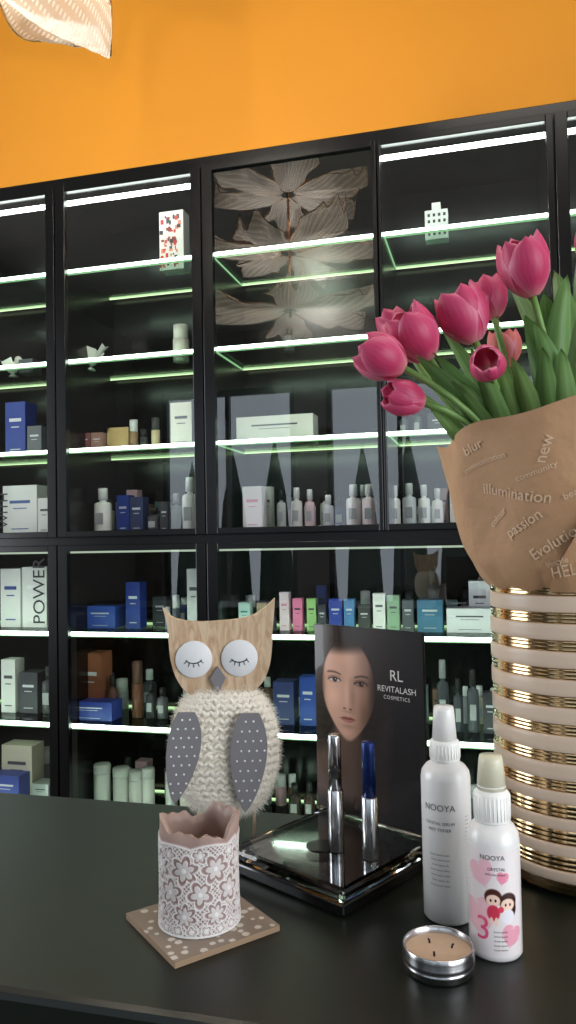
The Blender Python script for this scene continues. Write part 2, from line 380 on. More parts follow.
hi=sstep(.064,.078,Zc)[...,None]; col=col*(1-hi*(1-lace[...,None]))+np.array([186,158,146.])*hi*(1-lace[...,None])
colc=slin(col).reshape(-1,3)
Rr=R0+.0010*lace-.0010*np.sin(V_*pi)+.0014*np.sin(5*TH+V_*6)*V_**4
Xc=Rr*np.cos(TH);Yc=Rr*np.sin(TH)
M_wax=colmat('lace_wax',.5,sss=.1,transl=.2)
can=MB()
vs=np.stack([Xc,Yc,Zc],-1).reshape(-1,3)
fs=[(j*nu+i,j*nu+(i+1)%nu,(j+1)*nu+(i+1)%nu,(j+1)*nu+i) for j in range(nv-1) for i in range(nu)]
CT=T(-.235,.591,1.0055)
can.add([tuple(p) for p in vs],fs,M_wax,True,CT,[tuple(c) for c in colc])
def inner(u,v):
    t=2*pi*u; r_o=R0+.0014*math.sin(5*t+6); r=.0288+(.0012*math.sin(5*t+6) if v>.5 else 0)
    z=.008+(float(rimf(t))-.008)*min(1,v/.9)
    if v>.91: r=r_o
    return (r*math.cos(t),r*math.sin(t),z)
can.grid(inner,nu,11,M_wax,True,M=CT,colfn=lambda u,v:lin((178,152,142)))
can.lathe([(0,.008),(.0290,.008)],mat('wax_pool',(200,170,160),.4),CT,40,caps=False)
can.build('lace_candle_holder')

# ------------------------------------------------------------------ owl
Zv=Vector((0,0,1))
ob_yaw=math.radians(14.7+3)
ex=Vector((math.cos(ob_yaw),math.sin(ob_yaw),0)); ey=Vector((-ex.y,ex.x,0))
owl=empty('owl_figurine'); OM=basis(ex,ey,Zv,(-.2735,.766,1.0))
def wood():
    m=mat('light_wood',(214,180,140),.55); nt=m.node_tree; b=nt.nodes['Principled BSDF']; N=nt.nodes.new
    tc=N('ShaderNodeTexCoord'); mp=N('ShaderNodeMapping'); mp.inputs['Scale'].default_value=(60,60,14); mp.inputs['Rotation'].default_value=(0,.25,0)
    nz=N('ShaderNodeTexNoise'); nz.inputs['Scale'].default_value=2.2; nz.inputs['Detail'].default_value=6; nz.inputs['Distortion'].default_value=1.5
    rp=N('ShaderNodeValToRGB'); rp.color_ramp.elements[0].color=(*lin((180,148,116)),1); rp.color_ramp.elements[1].color=(*lin((208,184,154)),1)
    rp.color_ramp.elements[0].position=.35; rp.color_ramp.elements[1].position=.62
    nt.links.new(tc.outputs['Object'],mp.inputs[0]); nt.links.new(mp.outputs[0],nz.inputs['Vector']); nt.links.new(nz.outputs[0],rp.inputs[0]); nt.links.new(rp.outputs[0],b.inputs['Base Color']); return m
M_wood=wood(); M_yarn=mat('cream_wool',(238,231,218),.95,noise=.06,nscale=300,bump=.6)
M_eye=mat('white_paint_wood',(220,222,224),.5,noise=.02); M_grey=mat('grey_paint',(122,120,124),.55,noise=.05); M_dot=mat('white_dot',(230,230,230),.5); M_lash=mat('black_ink',(20,20,22),.5)
pts=[(-.0625,.2405),(-.054,.231),(-.042,.2265),(-.025,.2245),(-.005,.225),(.015,.2265),(.032,.2305),(.044,.238),(.0545,.2475),(.0535,.232),(.0515,.215),(.0505,.195),(.047,.175),(.038,.158),(.02,.148),(-.01,.146),(-.035,.150),(-.048,.165),(-.0545,.185),(-.0565,.205),(-.0585,.225)]
def smooth(pts,sharp,n=5):
    out=[];N=len(pts)
    for i in range(N):
        p0,p1,p2,p3=[Vector(pts[(i+k)%N]) for k in(-1,0,1,2)]
        if i in sharp: p0=p1
        if (i+1)%N in sharp: p3=p2
        for k in range(n):
            t=k/n; out.append(tuple(.5*((2*p1)+(-p0+p2)*t+(2*p0-5*p1+4*p2-p3)*t*t+(-p0+3*p1-3*p2+p3)*t**3)))
    return out
mb=MB(); mb.prism(smooth(pts,{0,8}),-.006,.004,M_wood,OM); mb.build('head',owl,bevel=.001)
mb=MB()
for exx in(-.0305,.0165):
    mb.lathe([(0,0),(.0190,0),(.0190,.002),(.0183,.0026),(0,.0026)],M_eye,OM@T(exx,-.0062,.1865)@Matrix.Rotation(pi/2,4,'X'),40)
    arc=[(exx+.0085*math.sin(t),-.0093,.1865-.0050*math.cos(t)+.001) for t in np.linspace(-1.25,1.25,12)]
    mb.tube(arc,.00055,M_lash,6,OM)
    for t in(-1.0,-.5,0,.5,1.0):
        a=(exx+.0085*math.sin(t),-.0093,.1865-.0050*math.cos(t)+.001); b=(exx+.0118*math.sin(t),-.0093,.1865-.0092*math.cos(t)+.001); mb.tube([a,b],.0004,M_lash,6,OM)
mb.prism([(-.006,.1785),(.0020,.167),(-.006,.151),(-.0140,.167)],-.012,-.006,M_grey,OM)
mb.build('face',owl)
mb=MB(); RX,RY,RZ,CZ=.053,.019,.061,.0935
def body(u,v,off=0.):
    cv=math.copysign(abs(math.cos(v))**.62,math.cos(v)); sv=math.sin(v)
    return Vector(((RX+off)*cv*math.sin(u),-(RY+off)*cv*math.cos(u),CZ+(RZ+off)*sv))
mb.grid(lambda u,w:tuple(body(u*2*pi,-1.5+3.0*w,-.0002)),40,24,M_yarn,True,M=OM)
rowsn=17
rk=random.Random(5)
for r in range(rowsn):
    v=-1.20+2.30*r/(rowsn-1); cols=30
    for c in range(cols):
        u=-pi+2*pi*c/cols
        for s in(-1,1):
            uu=u+s*.048+rk.uniform(-.02,.02); vv=v+rk.uniform(-.016,.016); p=body(uu,vv,.0008); q=body(uu,vv+.05,.0008); tz=(q-p).normalized(); pa=body(uu+.05,vv,.0008); tx=(pa-p).normalized(); nn=tx.cross(tz).normalized()
            d=(tz*.55+tx*s*.83).normalized(); sd=nn.cross(d).normalized()
            Rm=Matrix((sd,nn,d)).transposed()
            mb.ell(p,(.0027*rk.uniform(.85,1.15),.0032,.0058),M_yarn,OM,8,6,R=Rm)
for i in range(9000):
    low=i<1600
    if low: v=-1.5+random.random()*.5; u=random.uniform(-pi,pi)
    else: v=random.uniform(-1.3,1.25); u=random.uniform(-2.0,2.0)
    p=body(u,v,.003); o=(p-Vector((0,0,CZ))).normalized(); ln=random.uniform(.003,.009)*(1.4 if low else .85)
    j=Vector((random.gauss(0,.7),random.gauss(0,.4),random.gauss(0,.5)-(.6 if low else 0)))
    a=p; b=p+(o*.6+j*.9).normalized()*ln*.6; c=b+(o*.3+j*1.4).normalized()*ln*.5; w=Vector((.00012,0,.00012))
    mb.add([a-w,a+w,b+w,b-w,c],[(0,1,2,3),(3,2,4)],M_yarn,True,OM)
mb.build('knitted_body',owl)
mb=MB()
def wing(cx,zt,zb,w,tip,side):
    n=16; L1=[];L2=[]
    for i in range(n+1):
        t=i/n; z=zt+(zb-zt)*t; hw=w*(math.sin(pi*min(1,(t*.93+.07))**.8))**.7 if t<1 else 0
        c=cx+tip*(t**1.6)
        L1.append((c-hw,z)); L2.append((c+hw,z))
    out=L1+L2[::-1][1:]
    mb.prism(out,-.0305,-.0265,M_grey,OM)
    for r in range(9):
        for k in range(4):
            t=(r+.8)/10; z=zt+(zb-zt)*t; hw=w*(math.sin(pi*min(1,(t*.93+.07))**.8))**.7-.002; c=cx+tip*t**1.6
            dx=(k-1.5+.5*(r%2))*.0078
            if abs(dx)<hw-.0005: mb.lathe([(0,0),(.0011,0),(.0011,.0004),(0,.0004)],M_dot,OM@T(c+dx,-.0305,z)@Matrix.Rotation(pi/2,4,'X'),10)
wing(-.0375,.137,.047,.0170,-.013,-1); wing(.0260,.134,.036,.0185,-.006,1)
mb.build('wings',owl)
mb=MB()
for x in(.0290,-.0285): mb.tube([(x,0,.0005),(x,0,.06)],.0019,M_wood,10,OM)
mb.build('legs',owl)

# ------------------------------------------------------------------ product display stand
st=empty('cosmetics_display_stand')
e1=Vector((.878,-.478,0)).normalized(); e2=Vector((-e1.y,e1.x,0)); Lc=Vector((-.235,.700,1.0))-e2*.014-e1*.004; SM=basis(e1,e2,Zv,Lc)
M_acr=mat('clear_acrylic',(250,252,252),.02,trans=1.,ior=1.49); M_gb=mat('gloss_black_base',(8,8,9),.08,coat=.5)
mb=MB(); mb.box(.001,.137,.001,.150,.0003,.011,M_gb,SM); mb.build('foot',st,bevel=.002)
mb=MB(); mb.box(0,.138,0,.151,.0112,.0235,M_acr,SM); mb.build('acrylic_base',st,bevel=.004)
PW,PH=.138,.192
nx,ny=300,420
S,Tt=np.meshgrid(np.linspace(0,1,nx),np.linspace(1,0,ny))
X=S*.525+.005; Y=Tt*.90+.045
def ell_(cx,cy,rx,ry,soft=.15,rot=0.):
    c,s=math.cos(rot),math.sin(rot); dx=(X-cx)*c+(Y-cy)*s; dy=-(X-cx)*s+(Y-cy)*c
    return 1-sstep(1-soft,1+soft,np.sqrt((dx/rx)**2+(dy/ry)**2))
img=np.zeros((ny,nx,3))+np.array([36,33,35.]); img+= (np.exp(-((X-.12)**2+(Y-.5)**2)/.08))[...,None]*np.array([26,16,11.])
def over(mask,c):
    global img
    c=np.array(c,float) if not isinstance(c,np.ndarray) else c
    img=img*(1-mask[...,None])+c*mask[...,None]
def gs(cx,cy,rx,ry): return np.exp(-(((X-cx)/rx)**2+((Y-cy)/ry)**2))
over(ell_(.19,.24,.22,.30,.25),[40,29,25]); over(ell_(.03,.5,.13,.4,.3),[36,26,22])
shade=1.12-.50*sstep(.17,.32,X)-.12*sstep(.45,.8,Y)
shade-=.22*gs(.035,.40,.03,.2)+.13*gs(.106,.298,.040,.018)+.20*gs(.238,.306,.040,.020)
shade+=.08*gs(.095,.39,.045,.05)+.10*gs(.168,.37,.010,.07)-.16*gs(.198,.38,.016,.075)
shade+=.05*gs(.16,.20,.06,.04)-.14*gs(.172,.456,.026,.007)-.14*gs(.172,.525,.032,.009)+.07*gs(.165,.558,.03,.014)
shade-=.16*gs(.255,.47,.03,.08)
shade=np.clip(shade,.14,1.2)
skin=np.stack([206*shade,160*shade**1.08,138*shade**1.15],-1)
over(ell_(.10,.84,.28,.20,.3,.15),skin*.50)
over(ell_(.17,.66,.080,.20,.3),skin*.50)
rad_=np.where(Y<.34,np.sqrt(((X-.175)/.134)**2+((Y-.34)/.235)**2),np.sqrt(((X-.175)/(.134*(1-.42*np.clip((Y-.34)/.26,0,1)**2)))**2+((Y-.34)/.255)**2))
over(1-sstep(.95,1.04,rad_),skin)
over(ell_(.175,.108,.17,.052,.6,-.12)*.95,[42,30,25])
over(ell_(.325,.30,.035,.24,.7,.08)*.8,[40,28,25]); over(ell_(.020,.34,.026,.26,.7)*.8,[40,28,25])
for cx_,cc in((.107,[228,212,204]),(.240,[156,128,116])):
    L_=cx_<.2; cyy=.308 if L_ else .314
    m=ell_(cx_,cyy,.0315,.0108,.2); over(m,cc)
    im=ell_(cx_+.002,cyy-.0015,.0118,.0118,.2)*sstep(.2,.5,m); over(im,[74,50,36]); over(ell_(cx_+.002,cyy-.0015,.0055,.0055,.3)*sstep(.2,.5,m),[18,13,12]); over(ell_(cx_+.005,cyy-.0045,.0024,.0024,.4),[240,235,230])
    up=np.exp(-(((Y-(cyy-.0112+.0112*((X-cx_)/.034)**2))/.0032)**2))*(np.abs(X-cx_)<.036); over(up,[30,20,18])
    cr=np.exp(-(((Y-(cyy-.0200+.010*((X-cx_)/.034)**2))/.0025)**2))*(np.abs(X-cx_)<.032)*.45; over(cr,[96,60,50])
    lo=np.exp(-(((Y-(cyy+.0108-.0108*((X-cx_)/.034)**2))/.0018)**2))*(np.abs(X-cx_)<.032)*.45; over(lo,[80,48,40])
    bx_=cx_+(-.002 if L_ else .004); bw=.040
    q=(X-bx_)/bw; br=np.exp(-((Y-(cyy-.0385+.009*q*q-.004*q*(-1 if L_ else 1)))/.0050)**2)*sstep(1.05,.7,np.abs(q))*.72; over(br,[66,45,37] if L_ else [48,33,28])
over(ell_(.156,.441,.0070,.0042,.7)*.7,[100,56,46]); over(ell_(.187,.442,.0070,.0042,.7)*.7,[78,44,36])
q=(X-.172)/.037
upl=(Y>(.478+.004*np.exp(-(q/.15)**2)+.010*q*q))&(Y<.490)&(np.abs(q)<1); lol=(Y>=.490)&(Y<.490+.0185*np.clip(1-q*q,0,1)**.7)&(np.abs(q)<1)
over(upl*.85,[164,92,86]); over(lol*.85,[194,120,112]); over(ell_(.172,.4902,.036,.0016,.7),[96,46,44]); over(ell_(.162,.501,.012,.0035,.9)*.5,[228,172,160])
over(sstep(.33,.43,X)*.8,[34,31,33]); over(sstep(.84,.95,Y)*.85,[24,21,22])
pc=slin(img).reshape(-1,3)
PM=basis(e1,e2,Zv,(-.1870,.8155,1.0240))
v=[(s*PW,0,(1-t)*PH) for s,t in zip(S.ravel(),Tt.ravel())]
f=[(j*nx+i,j*nx+i+1,(j+1)*nx+i+1,(j+1)*nx+i) for j in range(ny-1) for i in range(nx-1)]
mb=MB(); mb.add(v,f,M_paintg,False,PM,[tuple(c) for c in pc])
mb.box(-.0005,PW+.0005,.0006,.003,0,PH+.001,M_blackp,PM)
M_txt=mat('poster_text',(225,220,215),.5)
pf=lambda x,y:tuple(PM@Vector((x,-.0003,y)))
add_text(mb,'RL',.015,M_txt,pf,off=(PW*.77,PH*.745)); add_text(mb,'REVITALASH',.0084,M_txt,pf,off=(PW*.77,PH*.685)); add_text(mb,'COSMETICS',.0052,M_txt,pf,space=1.2,off=(PW*.77,PH*.648))
mb.build('poster',st)
mb=MB(); Mt=M_chrome; Mblue=mat('blue_cap',(34,54,115),.2,.6)
def tube_prod(x,y,h,capm,ang=0):
    M=T(x,y,1.0238)
    mb.lathe([(0,0),(.0068,0),(.0072,.001),(.0072,h*.52),(.0069,h*.525)],Mt,M,28); mb.lathe([(.0060,h*.525),(.0060,h*.985),(.0055,h),(0,h)],capm,M,28)
tube_prod(-.144,.701,.105,Mt); tube_prod(-.111,.690,.103,Mblue)
mb.build('mascara_tubes',st)
mb=MB(); mb.lathe([(.0125,0),(.0145,0),(.0145,.0006),(.0125,.0006)],M_blackp,T(-.160,.708,1.0237),36); mb.build('holder_ring',st)

# ------------------------------------------------------------------ bottles
M_bw=mat('bottle_white',(226,224,222),.3,noise=.01,coat=.2); M_ink=mat('label_ink',(84,84,90),.5); M_capy=mat('cap_translucent',(232,228,204),.2,trans=.3)
def facing(x,y): return math.atan2(-y,-x)
def cylmap(cx,cy,r,z0):
    a0=facing(cx,cy)
    return lambda x,y:(cx+r*math.cos(a0+x/r),cy+r*math.sin(a0+x/r),z0+y)
mb=MB(); bx,by=-.0413,.650; M=T(bx,by,1.0003)
mb.lathe([(0,0),(.0185,0),(.0200,.002),(.0200,.112),(.0192,.117),(.016,.1215),(.0115,.1245),(.0105,.126)],M_bw,M,48)
mb.lathe([(.0118,.1255),(.0122,.127),(.0122,.140),(.0112,.1415),(.0098,.142),(.0098,.145)],M_white,M,40)
mb.lathe([(.0100,.142),(.0084,.166),(.0078,.169),(0,.1695)],M_bw,M,40)
for k in range(30):
    a=2*pi*k/30; mb.tube([(.0122*math.cos(a),.0122*math.sin(a),.128),(.0122*math.cos(a),.0122*math.sin(a),.139)],.0004,M_white,5,M)
cf=cylmap(bx,by,.0203,1.0)
tw=[('NOOYA',.0072,.090),('CRYSTAL SERUM',.0034,.079),('MIST TONER',.0034,.074)]
for s,z,h_ in tw: add_text(mb,s,z,M_ink,cf,off=(-.006,h_))
for i in range(7): add_text(mb,'lorem ipsum dolor sit'[:18-(i%3)*2],.0022,M_ink,cf,off=(-.006,.055-i*.0040))
for i in range(26): add_text(mb,'|',.004,M_ink,cf,off=(.019,.085-i*.003),rot=pi/2)
mb.build('spray_bottle')
mb=MB(); bx,by=-.0046,.604; M=T(bx,by,1.0003); r2=.0194
mb.lathe([(0,0),(.018,0),(.0194,.002),(.0194,.082),(.0186,.088),(.016,.0925),(.0135,.0950),(.0125,.096)],M_bw,M,48)
mb.lathe([(.0130,.0955),(.0133,.097),(.0133,.116),(.0115,.118),(.0106,.119),(.0106,.122)],M_white,M,40)
for k in range(30):
    a=2*pi*k/30; mb.tube([(.0133*math.cos(a),.0133*math.sin(a),.098),(.0133*math.cos(a),.0133*math.sin(a),.115)],.0004,M_white,5,M)
mb.lathe([(.0108,.119),(.0090,.140),(.0082,.1435),(0,.144)],M_capy,M,40)
nx,ny=220,300; lw,z0,z1=.046,.004,.080
S,V=np.meshgrid(np.linspace(-lw/2,lw/2,nx),np.linspace(z0,z1,ny)); X=S;Y=V
img=np.zeros((ny,nx,3))+np.array([234,226,226.])
def heart(cx,cy,s,rot=0.):
    c,sn=math.cos(rot),math.sin(rot); x=((X-cx)*c+(Y-cy)*sn)/s; y=(-(X-cx)*sn+(Y-cy)*c)/s
    return 1-sstep(-.05,.05,(x*x+y*y-1)**3-x*x*y**3)
over(heart(-.009,.062,.0085,.3),[240,190,202]); over(heart(-.012,.030,.012,.2)*.8,[240,184,198]); over(heart(.006,.060,.004,-.2),[236,145,170]); over(heart(.012,.018,.007,-.3)*.8,[234,146,168])
over(ell_(-.001,.047,.0062,.0060,.12),[74,40,34]); over(ell_(.0100,.044,.0066,.0062,.12),[60,32,30]); over(ell_(.013,.039,.0035,.006,.2),[60,32,30])
over(ell_(-.001,.0447,.0050,.0042,.12),[246,212,194]); over(ell_(.0096,.0417,.0052,.0044,.12),[246,212,194])
for cx_,cy_ in((-.0027,.0447),(.0007,.0447),(.0079,.0417),(.0113,.0417)): over(ell_(cx_,cy_,.0007,.0010,.3),[40,20,20])
over(ell_(-.001,.036,.0046,.0055,.12),[206,60,84]); over(ell_(.0096,.0335,.005,.0050,.12),[236,232,240]); over(ell_(.0045,.0385,.002,.0022,.12),[225,70,95])
over(ell_(-.0025,.030,.0012,.003,.2),[246,212,194]); over(ell_(.0010,.030,.0012,.003,.2),[246,212,194])
a0=facing(bx,by)
v=[(bx+(r2+.0002)*math.cos(a0+s/r2),by+(r2+.0002)*math.sin(a0+s/r2),1.0+t) for s,t in zip(S.ravel(),V.ravel())]
f=[(j*nx+i,j*nx+i+1,(j+1)*nx+i+1,(j+1)*nx+i) for j in range(ny-1) for i in range(nx-1)]
mb.add(v,f,M_paintg,True,None,[tuple(c) for c in slin(img).reshape(-1,3)])
cf=cylmap(bx,by,r2+.0005,1.0); M_pk=mat('pink_ink',(222,80,125),.5)
add_text(mb,'3',.024,M_pk,cf,off=(-.0090,.016)); add_text(mb,'NOOYA',.0050,M_ink,cf,off=(-.001,.0735)); add_text(mb,'CRYSTAL',.0032,M_ink,cf,off=(.002,.066)); add_text(mb,'soft mist cream',.0024,M_ink,cf,off=(.001,.0625))
for i in range(5): add_text(mb,'lorem ipsum',.0020,M_ink,cf,off=(.004,.022-i*.0032))
mb.build('spray_bottle')

# ------------------------------------------------------------------ tin candle
mb=MB(); M=T(-.0443,.570,1.0003)
pr=[(0,0),(.0235,0),(.0248,.001),(.0248,.0045),(.0255,.005),(.0248,.0058),(.0248,.0085),(.0256,.0092),(.0248,.0100),(.0256,.0115),(.0248,.0125),(.0256,.0140),(.0250,.0150),(.0253,.0172),(.0246,.0178),(.0238,.0172),(.0234,.0125)]
M_al=mat('aluminium',(196,196,198),.25,1.,noise=.05)
mb.lathe(pr,M_al,M,56,caps=False)
mb.lathe([(.0236,.0126),(.012,.0130),(0,.0130)],mat('tan_wax',(192,164,138),.45,noise=.08,nscale=200,bump=.2),M,40,caps=False)
for a in(.4,2.3,4.5): mb.tube([(.010*math.cos(a),.010*math.sin(a),.0128),(.0105*math.cos(a),.010*math.sin(a),.0150),(.0115*math.cos(a),.0095*math.sin(a),.0160)],.0008,M_lash,6,M)
mb.build('tin_candle')

# ------------------------------------------------------------------ vase
VX,VY=.0735,.763
M_gold=mat('champagne_gold',(206,174,130),.14,1.,noise=.03); M_beige=mat('matte_beige_glass',(202,180,160),.38,noise=.03)
vb=MB(); M=T(VX,VY,1.0003); VH=.265
def vr(z): 
    r=.0760
    if z<.028: r*= .86+.14*math.sin(pi/2*min(1,(z+.004)/.032))
    return r
vb.lathe([(0,.004),(.05,.0),(vr(0)-.004,.0012),(vr(.0035)-.0012,.0035)],M_gold,M,72,caps=False)
z=.0035; k=0
while z<VH-.003:
    gb=.0120 if k<4 else .0095; bb=.0100 if k<4 else .0140
    zz=np.linspace(z,min(VH,z+gb),19)
    vb.lathe([(vr(a)-.0012+.0005*abs(math.sin(3*pi*(a-z)/gb)),a) for a in zz],M_gold,M,96,caps=False)
    z+=gb
    if z>=VH-.003: break
    e=min(VH,z+bb)
    vb.lathe([(vr(z)-.0012,z),(vr(z)-.0002,z+.0004)]+[(vr(a)+.0001,a) for a in np.linspace(z+.001,e-.001,4)]+[(vr(e)-.0002,e-.0004),(vr(e)-.0012,e)],M_beige,M,96,caps=False)
    z+=bb; k+=1
vb.lathe([(vr(VH)-.001,VH-.004),(vr(VH)+.0002,VH-.002),(vr(VH)-.001,VH),(vr(VH)-.004,VH),(vr(VH)-.005,.02),(0,.02)],M_gold,M,72,caps=False)
vb.build('striped_vase')

# ------------------------------------------------------------------ bouquet
bq=empty('tulip_bouquet')
M_pet=colmat('tulip_petal',.45,transl=.22); M_stem=mat('tulip_stem',(112,148,78),.45,noise=.15,nscale=60); M_leaf=colmat('tulip_leaf',.42,transl=.2)
Base=Vector((VX,VY,1.20))
heads=[((.035,.684,1.538),.051,.0225,(-.25,-.25,1)),((.0055,.765,1.538),.042,.018,(-.2,.1,1)),((-.018,.692,1.502),.049,.0235,(-.45,-.25,1)),((-.060,.682,1.486),.049,.0245,(-.55,-.35,.9)),
 ((-.086,.654,1.463),.044,.0210,(-1.1,-.3,.6)),((-.068,.661,1.428),.036,.0165,(-1.0,-.5,.25)),((.0016,.637,1.446),.032,.0150,(-.1,-1.,.15)),((-.082,.735,1.508),.036,.016,(-.5,.1,1)),((.018,.784,1.492),.036,.017,(-.1,-.1,1)),((.10,.72,1.565),.046,.021,(.2,-.2,1)),((.13,.78,1.53),.046,.021,(.4,.1,1))]
hb=MB(); sb=MB()
for hi,(c,H,Wd,d) in enumerate(heads):
    d=Vector(d).normalized(); c=Vector(c); b=c-d*H*.5
    xa=d.orthogonal().normalized(); ya=d.cross(xa); HM=basis(xa,ya,d,b)
    rr=random.Random(hi+3)
    for layer in(0,1):
        for k in range(3):
            ph=2*pi*k/3+layer*pi/3+hi*.7; sc=1.0-.10*layer; jx=rr.uniform(-.06,.06); hh=H*(1+rr.uniform(-.05,.05))*(1 if layer==0 else 1.03)
            def pf_(u,v,ph=ph,sc=sc,jx=jx,hh=hh):
                uu=u*2-1; r=Wd*sc*(math.sin(pi*(.06+.66*v**.85))**.8)*(1-.14*max(0,v-.6)+jx*v)
                al=1.08*(math.sin(pi*min(1,.12+.60*v)))**.6*math.sqrt(max(0,1-v**5)); a=ph+uu*al
                r*=1-.10*uu*uu*v+.03*math.cos(uu*3.2)
                z=hh*(v-.05*uu*uu*v)
                return (r*math.cos(a),r*math.sin(a),z)
            def cf_(u,v,hi=hi):
                uu=abs(u*2-1); s=.5+.5*math.sin(u*60+math.sin(v*5)*2)
                c0=np.array([190,48,94.]) if hi!=8 else np.array([212,112,96.]); c1=np.array([228,142,166.]); c2=np.array([232,196,176.])
                k_=min(1,.70*uu**3+.18*s+.22*v**3); cc=c0*(1-k_)+c1*k_; g=max(0,1-v*5)*.6; cc=cc*(1-g)+c2*g
                return lin(tuple(cc))
            hb.grid(pf_,21,18,M_pet,M=HM,colfn=cf_)
    pts=[]; tgt=Base+Vector((rr.uniform(-.035,.035),rr.uniform(-.035,.035),0)); L_=(b-tgt).length
    q1=b-d*L_*.35; q2=tgt+Vector((0,0,L_*.35))
    for i in range(15):
        t=i/14; pts.append(b*(1-t)**3+q1*3*t*(1-t)**2+q2*3*t*t*(1-t)+tgt*t**3)
    sb.tube(pts,.0031,M_stem,8)
hb.build('tulip_heads',bq); sb.build('stems',bq)
lb=MB()
leaves=[((-.058,.655,1.462),.030),((-.039,.707,1.496),.030),((.022,.743,1.540),.034),((.050,.700,1.520),.038),((.083,.725,1.562),.038),((-.056,.660,1.432),.020),((.038,.645,1.480),.030),((-.012,.640,1.462),.026),((.080,.660,1.500),.036),((.12,.70,1.50),.036),((-.03,.66,1.44),.030),((.02,.655,1.455),.03),((-.05,.70,1.45),.026),((.06,.66,1.46),.034),((.0,.70,1.47),.03),
 ((-.045,.675,1.468),.028),((-.022,.665,1.440),.028),((.010,.660,1.450),.030),((.035,.730,1.510),.032),((-.015,.720,1.485),.030),((.060,.720,1.545),.036),((.045,.650,1.460),.032),((.070,.690,1.530),.036),((.09,.66,1.48),.036)]
for li,(tip,w) in enumerate(leaves):
    tip=Vector(tip); rr=random.Random(li+50); st0=Base+Vector((rr.uniform(-.03,.03),rr.uniform(-.03,.03),.02)); out=(tip-st0); L_=out.length
    h2=Vector((out.x,out.y,0)); c1=st0+Vector((h2.x*.15,h2.y*.15,L_*.45)); c2=tip-Vector((h2.x*.35,h2.y*.35,L_*.15))
    side=Vector((-out.y,out.x,0)).normalized(); side=(side+Vector((.6,.15,0))*rr.choice([1,.5])).normalized(); tw=rr.uniform(-.6,.6)
    def lf(u,v):
        p=st0*(1-v)**3+c1*3*v*(1-v)**2+c2*3*v*v*(1-v)+tip*v**3; uu=u*2-1
        hw=w*.5*(math.sin(pi*min(1,v*.80+.18))**.8) if v<.999 else 0
        n_=out.cross(side).normalized(); s2=(side*math.cos(tw*v)+n_*math.sin(tw*v))
        return p+s2*uu*hw+n_*(abs(uu)**1.5)*hw*.5+n_*.003*math.sin(8*v+uu)
    def lc(u,v,li=li):
        s=.5+.5*math.sin(u*50); c0=np.array([66,108,58.]); c1_=np.array([134,166,98.]); k_=.25*s+.35*v+.30*(li%3)/2
        return lin(tuple(c0*(1-k_)+c1_*k_))
    lb.grid(lf,13,22,M_leaf,colfn=lc)
lb.build('leaves',bq)
PZ0=1.2600
def tri(x): return abs(((x/pi)%2)-1)       # sharp triangular fold profile
def paper(th,v,off=0.):
    ca=math.atan2(-VY,-VX)
    d=((th-ca+pi)%(2*pi))-pi
    top=1.408+.010*math.sin(d*.9+.2)+.006*math.sin(2.3*d+1)+.003*math.sin(7*d)
    z=PZ0+(top-PZ0)*v
    e=min(1,v*5)
    r=.0735+.020*(1-math.exp(-v*8))+.029*v+.006*math.sin(2*d+1)*v
    r+= .0030*math.sin(6*d+2*v)*(1-v)*min(1,v*6)+.0018*math.sin(9*d-4*v)*(.3+v*.7)*e
    r+= .0036*(tri(6*d+3.2*v)-.5)*e+.0032*(tri(4*d-6*v+2)-.5)*e+.0028*(tri(9*v+3*d+1)-.5)*e*(1-v*.4)+.0038*(tri(14*d+1)-.5)*max(0,1-v*3)
    r+= off
    return Vector((VX-.003*v+r*math.cos(th),VY+r*math.sin(th),z))
M_kraft=mat('kraft_paper',(180,140,104),.75,noise=.08,nscale=50,bump=.5,bdist=.004)
pb=MB(); pb.grid(lambda u,v:paper(u*2*pi,v),300,60,M_kraft,True)
ca=math.atan2(-VY,-VX)
def flap(u,v):
    lo=ca-.25+.95*v; return paper(lo+(ca+2.2-lo)*u,v*1.02,.0022+.004*(1-u)**6)
pb.grid(flap,120,56,M_kraft)
def ptext(x,y,off=.0013):
    th=ca+x/.098; v=y/.14
    ex_=.0022+.004*max(0,(1-(th-(ca-.25+.95*v))/(ca+2.2-(ca-.25+.95*v))))**6 if th>ca-.25+.95*v-.02 else 0
    return tuple(paper(th,v,off+ex_))
M_pt=mat('paper_print',(214,186,156),.6)
for s,sz,x,y,ro in [('Evolution',.0125,-.010,.036,.45),('illumination',.0125,.038,.092,.35),('passion',.012,-.034,.052,.45),('beauty',.007,.006,.072,.3),('communication',.0065,-.060,.106,.15),('HELLO',.013,.002,.014,.15),('illumination',.0125,-.040,.076,-.25),('new',.012,-.010,.108,1.2),('blur',.011,-.066,.118,.2),('summer beauty',.0065,.02,.050,.3),('dream',.012,.052,.05,.3),('sensation',.009,.06,.118,.3),('inspiration',.010,.050,.022,.2),('community',.0065,-.020,.092,.2),('colour',.008,-.058,.060,.6),('fashion',.007,.030,.070,.35),('lifestyle',.0065,-.012,.022,.2)]:
    add_text(pb,s,sz,M_pt,ptext,rot=ro,off=(x,y))
pb.build('kraft_paper_wrap',bq)

